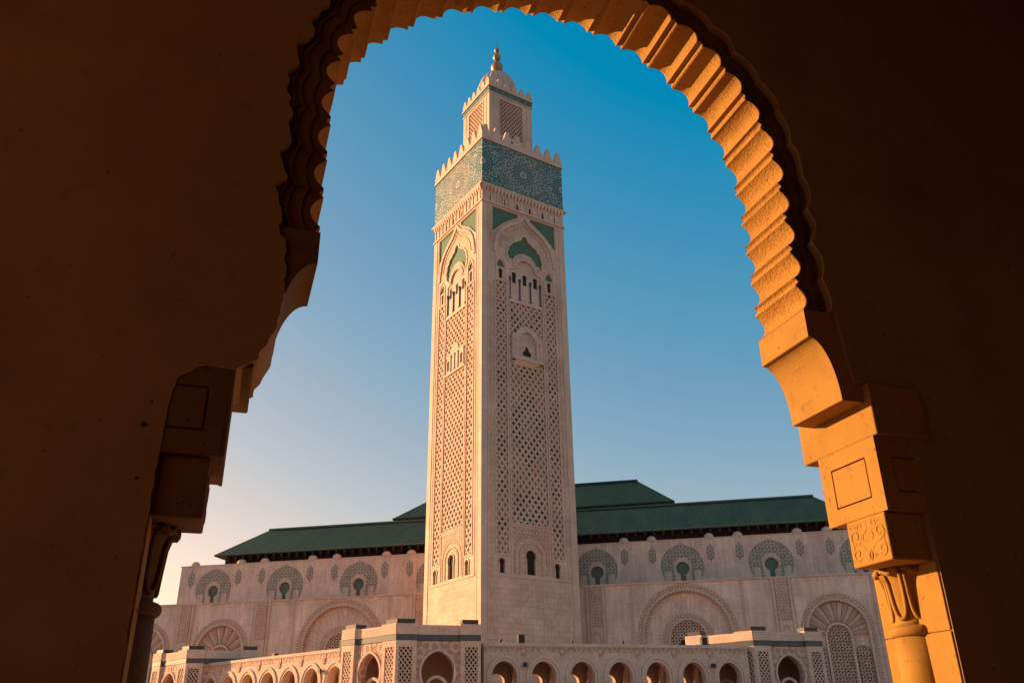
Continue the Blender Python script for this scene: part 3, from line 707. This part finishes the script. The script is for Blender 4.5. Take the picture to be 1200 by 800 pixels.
# ================================================================== ARCADES AND PAVILIONS
def gallery(name, loc, az, n, first, sp, length, label):
    """front wall along local +x seen from -y; arches on both long sides; az = azimuth of +x"""
    root = empty(name, (loc[0], loc[1], 0), math.pi/2 - R(az), label, 'arcade', 'arcades in front of the mosque')
    cs = [first + sp*i for i in range(n)]
    hw, zs = 1.52, 6.25
    def opening(c): return [(c-hw*.96, -CZ+.02), (c+hw*.96, -CZ+.02), (c+hw*.96, 5.6)] + pointed(c, zs, hw, .12, 12, -14) + [(c-hw*.96, 5.6)]
    MB().plate(rect(0, length, -CZ, 9.55), [opening(c) for c in cs], 0, 1.1, back=True).build('front_wall', M['gallery'], root)
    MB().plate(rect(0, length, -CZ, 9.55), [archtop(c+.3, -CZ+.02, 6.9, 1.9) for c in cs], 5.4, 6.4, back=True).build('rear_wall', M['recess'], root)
    mb = MB(); mb.box(-.1, length+.1, -.12, 6.5, 9.55, 9.92); mb.build('cornice', M['trim'], root)
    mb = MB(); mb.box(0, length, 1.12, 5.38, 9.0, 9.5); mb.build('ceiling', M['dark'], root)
    MB().plate(rect(.05, length-.05, 8.98, 9.5), [], -.05, .0).build('carved_frieze', M['carved_fine'], root)
    for k, (r0, r1, y0) in enumerate(((1.52, 1.78, -.06), (1.82, 2.14, -.14))):
        o = pointed(0, zs, r1, .12, 12, 0); i_ = pointed(0, zs, r0, .12, 12, 0)
        o = [(r1, zs-2.2)] + o + [(-r1, zs-2.2)]; i_ = [(r0, zs-2.2)] + i_ + [(-r0, zs-2.2)]
        me = MB().plate(o + i_[::-1], [], y0, .02).mesh('arch_moulding', M['trim'])
        for c in cs: obj('arch_moulding', me, root, loc=(c, 0, 0))
    pend = MB().plate([(-.42, 9.5), (-.42, 9.0), (-.28, 8.75), (-.3, 8.55), (0, 8.25), (.3, 8.55), (.28, 8.75), (.42, 9.0), (.42, 9.5)], [], -.11, 0).mesh('carved_pendant', M['carved_fine'])
    for i in range(n+1):
        x = first - sp/2 + sp*i
        if .5 < x < length-.5: obj('carved_pendant', pend, root, loc=(x, 0, 0))
    colm = MB(); colm.smooth = True; colm.lathe([(.3, -CZ), (.26, -1.2), (.24, 3.9), (.36, 4.4), (.36, 4.6)], 12)
    cm = colm.mesh('column', M['trim'])
    for c in cs:
        for d in (-1.75, 1.75): obj('column', cm, root, loc=(c+d, -.15, 0))
    # cross arches inside
    cr = MB(); o = [(1.15, -CZ), (5.35, -CZ), (5.35, 8.99), (1.15, 8.99)]
    ho = [(1.75, -CZ+.02), (4.75, -CZ+.02), (4.75, 6.2)] + pointed(3.25, 6.2, 1.5, .12, 10)[1:-1] + [(1.75, 6.2)]
    cr.plate(o, [ho], -.3, .3, back=True)
    cr.v = [(y, x, z) for x, y, z in cr.v]; cr.f = [f[::-1] for f in cr.f]
    crm = cr.mesh('cross_arch', M['gallery'])
    for i in range(n+1):
        x = first - sp/2 + sp*i
        if .5 < x < length-.5: obj('cross_arch', crm, root, loc=(x, 0, 0))
    return root
AR = gallery('arcade', (-3.80, 105.0), 76, 7, 2.49, 4.80, 34.0, 'shaded arcade of seven round arches to the right of the near pavilion')
d_ = (math.sin(R(131)), math.cos(R(131)))
AL = gallery('arcade', (-21.56 - d_[0]*34, 109.5 - d_[1]*34), 131, 7, 34 - .78 - 4.72*6, 4.72, 34.0, 'sunlit arcade of round arches to the left of the near pavilion')

def pavilion(B, label, seeR=True):
    root = empty('pavilion', (B[0], B[1], 0), 0, label, 'pavilion', 'square pavilions between the arcades')
    Lr = 9.75
    aR, aL = math.pi/2 - R(76), math.pi/2 - R(131)
    dL = (math.sin(R(131)), math.cos(R(131)))
    A = (-dL[0]*Lr, -dL[1]*Lr)
    cx = Lr/2
    cur = [(cx-1.45, -CZ+.02), (cx+1.45, -CZ+.02), (cx+1.45, 4.9)] + pointed(cx, 6.55, 1.9, .2, 12, -38) + [(cx-1.45, 4.9)]
    for loc, rz in (((0, 0, 0), aR), ((A[0], A[1], 0), aL)):
        def put(mb, nm, mat, kind=None):
            o = mb.build(nm, M[mat], root, loc=loc, rz=rz)
            if kind: o['kind'] = kind
            return o
        put(MB().plate(rect(2.3, 7.45, -CZ, 9.85), [cur], .35, 1.5, rim=False), 'arch_wall', 'carved')
        c2 = pointed(cx, 6.55, 2.15, .2, 12, -38); c1 = pointed(cx, 6.55, 1.9, .2, 12, -38)
        put(MB().plate(c2 + c1[::-1], [], .24, .36), 'arch_moulding', 'trim')
        for x0, x1, g0, g1 in ((.0, 2.35, .38, 1.86), (7.4, 9.75, 7.9, 9.38)):
            hole = rect(g0, g1, 3.2, 9.2)
            put(MB().plate(rect(x0, x1, -CZ, 9.9), [hole], 0, .4), 'pier', 'gallery')
            put(MB().plate(rect(g0-.05, g1+.05, 3.1, 9.3), [], .3, .36), 'grille_backing', 'bronze')
            put(lattice(MB(), g0, g1, 3.2, 9.2, .5, .62, .11, .05, .28), 'grille', 'gallery', 'stuff')
            e = .1
            ex0 = x0 - (e if x0 > 0 else 0); ex1 = x1 + (e if x0 == 0 else 0)
            mb = MB(); mb.box(ex0, ex1, -.12, .9, 10.55, 11.72); put(mb, 'parapet_block', 'gallery')
            mb = MB(); mb.box(ex0, ex1, -.06, .9, 9.92, 10.55); put(mb, 'marble_band', 'slate')
            mb = MB(); mb.box(x0+.2, x1-.25, .25, 1.9, 11.72, 12.25); put(mb, 'skylight_cap', 'bronze')
        mb = MB(); mb.box(2.44, 7.31, .22, 1.2, 10.55, 11.6); put(mb, 'parapet_block', 'gallery')
        mb = MB(); mb.box(2.44, 7.31, .28, 1.2, 9.92, 10.55); put(mb, 'marble_band', 'slate')
        # arched screen standing inside
        put(MB().plate([(cx+1.35, -CZ)] + [(cx+1.35, 4.9)] + arc(cx, 4.9, 1.35, 0, 180, 16)[1:-1] + [(cx-1.35, 4.9), (cx-1.35, -CZ), (cx-1.05, -CZ)] + arc(cx, 4.9, 1.05, 180, 0, 16) + [(cx+1.05, -CZ)], [], .95, 1.35, back=True), 'inner_arch', 'trim')
    # roof slab and rear walls close the room
    E_ = (math.cos(aR)*Lr, math.sin(aR)*Lr)
    nA = (-math.sin(aL), math.cos(aL)); nR = (-math.sin(aR), math.cos(aR))
    k = 9.0
    P1 = (A[0]+nA[0]*k, A[1]+nA[1]*k); P2 = (E_[0]+nR[0]*k, E_[1]+nR[1]*k)
    ring = [(0.0, .6), (E_[0]+nR[0]*.6, E_[1]+nR[1]*.6), P2, P1, (A[0]+nA[0]*.6, A[1]+nA[1]*.6)]
    def prism(z0, z1, nm, mat, capz=True, skip=()):
        n = len(ring); m_ = MB(); m_.add([(x, y, z0) for x, y in ring] + [(x, y, z1) for x, y in ring],
            [tuple(range(n))[::-1], tuple(range(n, 2*n))] + [(i, (i+1) % n, (i+1) % n+n, i+n) for i in range(n)]); return m_.build(nm, M[mat], root)
    prism(9.75, 10.8, 'roof_slab', 'gallery')
    m_ = MB(); n = len(ring)
    for i in (1, 2, 3):
        m_.add([(ring[i][0], ring[i][1], -CZ), (ring[i+1][0], ring[i+1][1], -CZ), (ring[i+1][0], ring[i+1][1], 9.75), (ring[i][0], ring[i][1], 9.75)], [(0,1,2,3)])
    m_.build('rear_wall', M['gallery'], root)
    return root
PV1 = pavilion((-13.51, 100.3), 'nearest pavilion with two wide arches below the minaret')
PV2 = pavilion((30.08, 113.0), 'shaded pavilion at the right end of the shaded arcade')
PV3 = pavilion((-47.08, 128.0), 'far pavilion with sunlit parapet at the left end of the sunlit arcade')

# small lamps and boxes on the arcades
def local(root, x, y, z): return root.matrix_basis @ Vector((x, y, z))
def floodlight(root, x, z, label):
    e = empty('floodlight', local(root, x, -.05, z+CZ), root.rotation_euler.z, label, 'lamp', 'floodlights on the arcade piers')
    m_ = MB(dz=0); m_.box(-.2, .2, -.42, -.12, -.22, .22); m_.box(-.24, .24, -.45, -.42, -.26, .26); m_.build('housing', M['iron'], e)
    m_ = MB(dz=0); m_.box(-.05, .05, -.13, .04, -.05, .05); m_.box(-.14, .14, .02, .05, -.14, .14); m_.build('bracket', M['iron'], e)
floodlight(AR, 4.89, 7.5, 'black floodlight on the pier right of the first shaded arch')
floodlight(AR, 29.0, 7.5, 'black floodlight between the last two arches of the shaded arcade')
floodlight(AL, 34-.78-4.72*.55, 7.5, 'black floodlight on the sunlit arcade near the pavilion')
def roofbox(root, x, y, s, label):
    e = empty('roof_speaker', local(root, x, y, 9.92+CZ), root.rotation_euler.z, label, 'speaker', 'dark boxes on the arcade roofs')
    m_ = MB(dz=0); m_.box(-s*.5, s*.5, -s*.4, s*.4, .1, s*1.35); m_.build('cabinet', M['iron'], e)
    m_ = MB(dz=0); m_.frame(-s*.45, s*.45, .16, s*1.28, .05, -s*.4-.03, -s*.4); m_.box(-s*.4, s*.4, -s*.3, s*.3, 0, .1); m_.build('grille_frame', M['bronze'], e)
roofbox(AR, 4.75, .9, .78, 'black box standing on the shaded arcade roof in front of the minaret')
roofbox(AR, 28.6, .9, .75, 'black box on the shaded arcade roof beside the right pavilion')
roofbox(AL, 33.0, 1.2, .8, 'black box on the sunlit arcade roof beside the near pavilion')
roofbox(AL, 12.0, 5.5, .8, 'black box on the sunlit arcade roof by the far pavilion')
def spot(root, x, label):
    e = empty('roof_spotlight', local(root, x, .15, 9.92+CZ), root.rotation_euler.z, label, 'lamp', 'small spotlights on the arcade roof edges')
    m_ = MB(dz=0); m_.lathe([(.04, 0), (.04, .12)], 8); m_.build('stem', M['iron'], e)
    m_ = MB(dz=0); m_.lathe([(.08, .12), (.15, .2), (.15, .36), (.05, .4)], 10); m_.build('head', M['iron'], e)
spot(AR, 2.1, 'tiny roof spotlight above the first arch of the shaded arcade')
spot(AR, 11.0, 'tiny roof spotlight above the third arch of the shaded arcade')
spot(AR, 17.5, 'tiny roof spotlight above the fourth arch of the shaded arcade')

# ================================================================== FOREGROUND ARCH
AZ = R(-18.7); D0 = 4.5
U_ = (math.cos(AZ), -math.sin(AZ)); V_ = (math.sin(AZ), math.cos(AZ))
XC = 2.048
hall = empty('arched_hall', (V_[0]*D0 + U_[0]*XC, V_[1]*D0 + U_[1]*XC, 0), -AZ, 'dark ochre vaulted gallery wall with scalloped arch framing the view', 'archway')
# local x: along the wall from the arch centre, y: outwards through the wall, z: height above the eye
HW = 1.742; ZS = 3.94; ZB = 2.80; TH = .61
def lobed(HWv, period_fn, n=27, per=16):
    base = [(HWv, ZB), (HWv, ZS)] + arc(0, ZS, HWv, 0, 180, 90)[1:] + [(-HWv, ZB)]
    c = resample(base, n*per)
    c = [(x, z + .045*x*max(0, (z-ZS)/HWv)) for x, z in c]      # the old arch leans a little
    return offset(c, period_fn)
NL = 27
def inner_off(u):
    t = (u*NL) % 1.0
    if t < .02 or u >= 1: return 0.
    if t < .76: s_ = (t-.0)/.76; return -.074*math.sin(math.pi*s_)**.8
    if t < .80: return -.006
    s_ = (t-.80)/.20; return -.026*math.sin(math.pi*s_) - .004
inner_c = lobed(HW, inner_off, NL, 20)
def outer_off(u):
    t = (u*NL+.1) % 1.0; return -.045*abs(math.sin(math.pi*t))**.7
outer_c = lobed(HW+.30, outer_off, NL, 12)
ring = inner_c + outer_c[::-1]
RINGY = .075
mb = MB().plate(inner_c + outer_c[::-1], [], RINGY, TH, back=True, rim=True)
mb.build('arch_ring', M['archstone'], hall)
# concentric lobed fillet on the ring face, dirty with age
mid_c = lobed(HW+.085, outer_off, NL, 12)
mid2_c = lobed(HW+.128, outer_off, NL, 12)
MB().plate(mid_c + mid2_c[::-1], [], RINGY-.022, RINGY+.01).build('ring_fillet', M['grime'], hall)
inn_f = lobed(HW+.004, inner_off, NL, 20); inn_f2 = lobed(HW+.295, outer_off, NL, 12)
MB().plate(inn_f + inn_f2[::-1], [], RINGY-.006, RINGY+.004).build('ring_face_crust', M['grime'], hall)
def bev(o, w=.008, seg=2):
    m_ = o.modifiers.new('soft_edges', 'BEVEL'); m_.width = w; m_.segments = seg; m_.limit_method = 'ANGLE'; m_.angle_limit = R(40); return o
JX = 4.49 - XC; IX = 4.17 - XC
for sg in (1, -1):
    BS = M['blockstone'] if sg > 0 else M['dark_block']
    def X(pts): return [(x*sg, z) for x, z in pts]
    cove = [(HW + .195*math.sin(R(a)), 2.11 + .47*math.cos(R(a))) for a in range(0, 91, 6)]
    sp_ = [(HW, ZB), (HW, 2.58)] + cove[1:] + [(JX+.05, 2.11), (HW+.30, 2.45), (HW+.28, ZB)]
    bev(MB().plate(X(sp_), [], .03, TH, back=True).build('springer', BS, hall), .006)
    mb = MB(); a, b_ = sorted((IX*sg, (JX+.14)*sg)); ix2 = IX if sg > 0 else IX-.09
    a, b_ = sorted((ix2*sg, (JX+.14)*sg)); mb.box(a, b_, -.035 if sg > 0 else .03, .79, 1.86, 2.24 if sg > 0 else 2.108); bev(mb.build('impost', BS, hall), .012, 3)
    # panelled block: core, frame and raised field with a groove between
    pb = obj('panel_block', None, hall)
    x0, x1 = IX+.02, JX+.10
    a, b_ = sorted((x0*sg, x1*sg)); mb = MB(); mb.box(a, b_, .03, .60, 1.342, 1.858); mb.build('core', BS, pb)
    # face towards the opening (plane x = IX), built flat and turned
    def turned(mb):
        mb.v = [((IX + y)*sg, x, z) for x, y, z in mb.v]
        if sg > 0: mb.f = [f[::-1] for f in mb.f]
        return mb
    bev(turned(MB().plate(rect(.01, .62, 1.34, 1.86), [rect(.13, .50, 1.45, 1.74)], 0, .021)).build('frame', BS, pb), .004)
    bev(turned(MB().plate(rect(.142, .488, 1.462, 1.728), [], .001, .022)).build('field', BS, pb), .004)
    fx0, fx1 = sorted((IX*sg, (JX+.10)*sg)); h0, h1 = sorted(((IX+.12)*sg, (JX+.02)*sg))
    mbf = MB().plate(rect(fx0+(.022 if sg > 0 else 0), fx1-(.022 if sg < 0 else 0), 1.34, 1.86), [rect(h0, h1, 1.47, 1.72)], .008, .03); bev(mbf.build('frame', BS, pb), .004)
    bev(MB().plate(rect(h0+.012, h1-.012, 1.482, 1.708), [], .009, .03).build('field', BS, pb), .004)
    # carved block
    cb = obj('carved_block', None, hall)
    CI = IX if sg > 0 else IX+.065
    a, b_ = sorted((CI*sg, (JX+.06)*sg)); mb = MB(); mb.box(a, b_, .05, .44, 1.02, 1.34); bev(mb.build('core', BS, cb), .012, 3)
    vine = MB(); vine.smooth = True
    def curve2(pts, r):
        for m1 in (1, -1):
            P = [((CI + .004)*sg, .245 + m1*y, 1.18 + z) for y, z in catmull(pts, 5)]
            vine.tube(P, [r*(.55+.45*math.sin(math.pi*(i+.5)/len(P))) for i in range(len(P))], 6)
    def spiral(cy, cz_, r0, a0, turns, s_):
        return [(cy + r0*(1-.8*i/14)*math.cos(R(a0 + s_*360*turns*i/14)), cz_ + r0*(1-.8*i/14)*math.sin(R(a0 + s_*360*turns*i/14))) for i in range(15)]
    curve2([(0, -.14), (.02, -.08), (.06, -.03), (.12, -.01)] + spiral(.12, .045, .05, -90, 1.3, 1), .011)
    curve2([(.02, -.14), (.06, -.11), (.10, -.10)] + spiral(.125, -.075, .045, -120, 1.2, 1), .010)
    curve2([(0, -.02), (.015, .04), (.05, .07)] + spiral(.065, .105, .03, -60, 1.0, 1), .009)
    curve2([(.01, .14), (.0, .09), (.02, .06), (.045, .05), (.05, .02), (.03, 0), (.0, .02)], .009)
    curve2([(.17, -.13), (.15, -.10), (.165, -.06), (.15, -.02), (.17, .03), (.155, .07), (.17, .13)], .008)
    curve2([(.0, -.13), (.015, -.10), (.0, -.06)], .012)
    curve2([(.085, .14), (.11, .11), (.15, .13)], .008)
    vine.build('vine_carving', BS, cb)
    # the same scrolls on the inner face of the block
    # column
    cl = obj('column', None, hall, loc=(2.53*sg, .38, 0))
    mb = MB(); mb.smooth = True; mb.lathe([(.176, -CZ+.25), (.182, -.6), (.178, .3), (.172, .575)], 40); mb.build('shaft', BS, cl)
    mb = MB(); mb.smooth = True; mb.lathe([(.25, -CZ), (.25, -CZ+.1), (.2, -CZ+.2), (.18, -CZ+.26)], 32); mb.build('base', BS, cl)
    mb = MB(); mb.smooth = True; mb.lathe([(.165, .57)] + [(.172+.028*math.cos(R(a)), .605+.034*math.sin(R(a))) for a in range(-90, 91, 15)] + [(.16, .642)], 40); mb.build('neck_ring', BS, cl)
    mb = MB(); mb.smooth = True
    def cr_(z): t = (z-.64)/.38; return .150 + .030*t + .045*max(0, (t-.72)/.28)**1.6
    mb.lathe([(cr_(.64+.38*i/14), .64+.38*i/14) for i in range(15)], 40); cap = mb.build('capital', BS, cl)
    lv = MB(); lv.smooth = True
    for j in range(8):
        ph = 2*math.pi*j/8 + .2
        prof = [(-.30, .985), (-.29, .86), (-.26, .76), (-.16, .70), (0, .685), (.16, .70), (.26, .76), (.29, .86), (.30, .985)]
        pts = []
        for da, z in catmull(prof, 3):
            r_ = cr_(z)+.004; pts.append((r_*math.cos(ph+da*1.05), r_*math.sin(ph+da*1.05), z))
        lv.tube(pts, .016, 6)
        vt = (cr_(1.0)+.006); lv.tube([(vt*math.cos(ph-.3+.06*k_), vt*math.sin(ph-.3+.06*k_), .995+.012*math.sin(k_)) for k_ in range(11)], .022, 6)
    lv.build('leaf_carving', BS, cap)
# --- the wall itself: plaster skin with a ragged opening, stone jambs behind
def rag(P, amp, m=None, seed=1):
    rnd = random.Random(seed); out = []
    for i in range(len(P)-1):
        a, b_ = P[i], P[i+1]; k = max(1, int(math.dist(a, b_)/.035))
        for j in range(k):
            t = j/k; out.append((a[0]+(b_[0]-a[0])*t + rnd.uniform(-amp, amp), a[1]+(b_[1]-a[1])*t + rnd.uniform(-amp, amp)))
    return out + [P[-1]]
def wall_off(u):
    t = (u*NL+.1) % 1.0; return -.05*abs(math.sin(math.pi*t))**.7 - .012*math.sin(u*61) - .008*math.sin(u*143+1) - (.035*max(0, math.sin(u*37+.6))**3 + .012*math.sin(u*229) + .008*math.sin(u*411) if u > .6 else .004*math.sin(u*229))
scal = lobed(HW+.182, lambda u: wall_off(u) - .045*min(1, max(0, (u-.58)/.12)), NL, 14)
fil = [(lobed(HW+a_, outer_off, NL, 12), lobed(HW+b_, outer_off, NL, 12)) for a_, b_ in ((.165, .185), (.21, .25))]
for o_, i_ in fil: MB().plate(o_[len(o_)//2:] + i_[len(i_)//2:][::-1], [], RINGY-.02, RINGY+.01).build('ring_fillet', M['grime'], hall)
right = rag([(JX, -CZ+.01), (JX, 1.0), (JX, 1.86)], .0) + [(JX+.135, 1.862), (JX+.135, 2.235), (HW+.31, 2.245), (HW+.29, 2.4), (HW+.27, 2.72), (HW+.26, 2.80)]
left = [(-HW-.25, 2.80), (-HW-.19, 2.62), (-HW-.18, 2.35), (-HW-.20, 2.12), (-HW-.24, 2.0), (-HW-.30, 1.88), (-IX-.02, 1.835), (-IX-.12, 1.84), (-IX-.24, 1.80), (-JX+.03, 1.74), (-JX+.01, 1.6), (-JX, 1.2), (-JX, -CZ+.01)]
left = [(-HW-.25, 2.80)] + rag(left[:10], .014, seed=4)[1:] + rag(left[9:], .004, seed=6)[1:]
hole = right + scal + left
# clean duplicates
hole = [p_ for i, p_ in enumerate(hole) if i == 0 or math.dist(p_, hole[i-1]) > 1e-4]
WX0, WX1, WZ1 = -10., 16., 9.2
hl2 = [(x-6.6, z) for x, z in ([(JX, -CZ+.01), (JX, 2.0), (HW+.2, 2.1)] + arc(0, ZS, HW+.17, 0, 180, 40) + [(-HW-.2, 2.1), (-JX, 2.0), (-JX, -CZ+.01)])]
MB().plate(rect(WX0, WX1, -CZ, WZ1), [hole], 0, TH-.004, back=True, rim=False).build('plaster_wall', M['plaster'], hall)
# jamb lining slabs (two courses), flush behind the plaster edge
for sg in (1, -1):
    for z0, z1 in ((-CZ, -.55), (-.545, .575), (.58, 1.02)):
        a, b_ = sorted(((JX-.012)*sg, (JX+.10)*sg)); mb = MB(); mb.box(a, b_, .012, TH+.012, z0, z1); bev(mb.build('jamb_slab', M['blockstone'], hall), .006)
# room behind the camera
YB = -7.5
YD = YB - 15  # unseen rear wall is set back at right to darken that side
mb = MB(); mb.box(WX0, 4.5, YB-.4, YB, -CZ, WZ1); mb.box(4.5, 4.9, YD, YB, -CZ, WZ1); mb.box(4.5, WX1+12, YD-.4, YD, -CZ, WZ1); mb.build('rear_wall', M['plaster'], hall)
mb = MB(); mb.box(WX1+12, WX1+12.4, YD-.4, TH-.01, -CZ, WZ1); mb.box(WX1, WX1+12, TH-.4, TH-.01, -CZ, WZ1); mb.build('end_wall', M['plaster'], hall)
ew = MB().plate(rect(YB-.4, TH-.01, -CZ, WZ1), [[(YB+.1, -CZ+.01), (-3.2, -CZ+.01)] + arc((YB+.1-3.2)/2, 5.0, (-3.2-YB-.1)/2, 0, 180, 24)], 0, .5, back=True)  # unseen end wall; opening added and sized to light the left wall
ew.v = [(WX0-.4+y, x, z) for x, y, z in ew.v]; ew.build('unseen_end_opening', M['plaster'], hall)
mb = MB(); mb.box(WX0-.4, WX1+12.4, YD-.4, TH+.3, WZ1, WZ1+.5); mb.build('ceiling', M['plaster'], hall)
mb = MB(dz=0); mb.box(WX0-.5, WX1+12.4, YD-.4, TH-.02, .0, .018); tag(mb.build('floor', M['hallfloor'], None, loc=hall.location, rz=-AZ), kind='structure', label='dark paved floor of the gallery')
# dark patches for the shade in small anchor holes and flaked bits by the left jamb
def pixel(x, y, ydepth):
    d = fw + rt*((x-600)/987.44) + up*((400-y)/987.44); v = Vector((V_[0], V_[1], 0)); t = (D0+ydepth)/d.dot(v); P_ = d*t
    return P_.dot(Vector((U_[0], U_[1], 0))) - XC, P_.z
for k, (px, py, s_) in enumerate(((168.5, 497, .020), (178, 471, .011), (160, 560, .011))):
    x, z = pixel(px, py, 0)
    rnd = random.Random(k); poly = [(x+s_*rnd.uniform(.6, 1.1)*math.cos(a*.7854), z+.8*s_*rnd.uniform(.6, 1.1)*math.sin(a*.7854)) for a in range(8)]
    MB().plate(poly, [], -.004, .02).build('hole_shade_patch', M['iron'], hall)
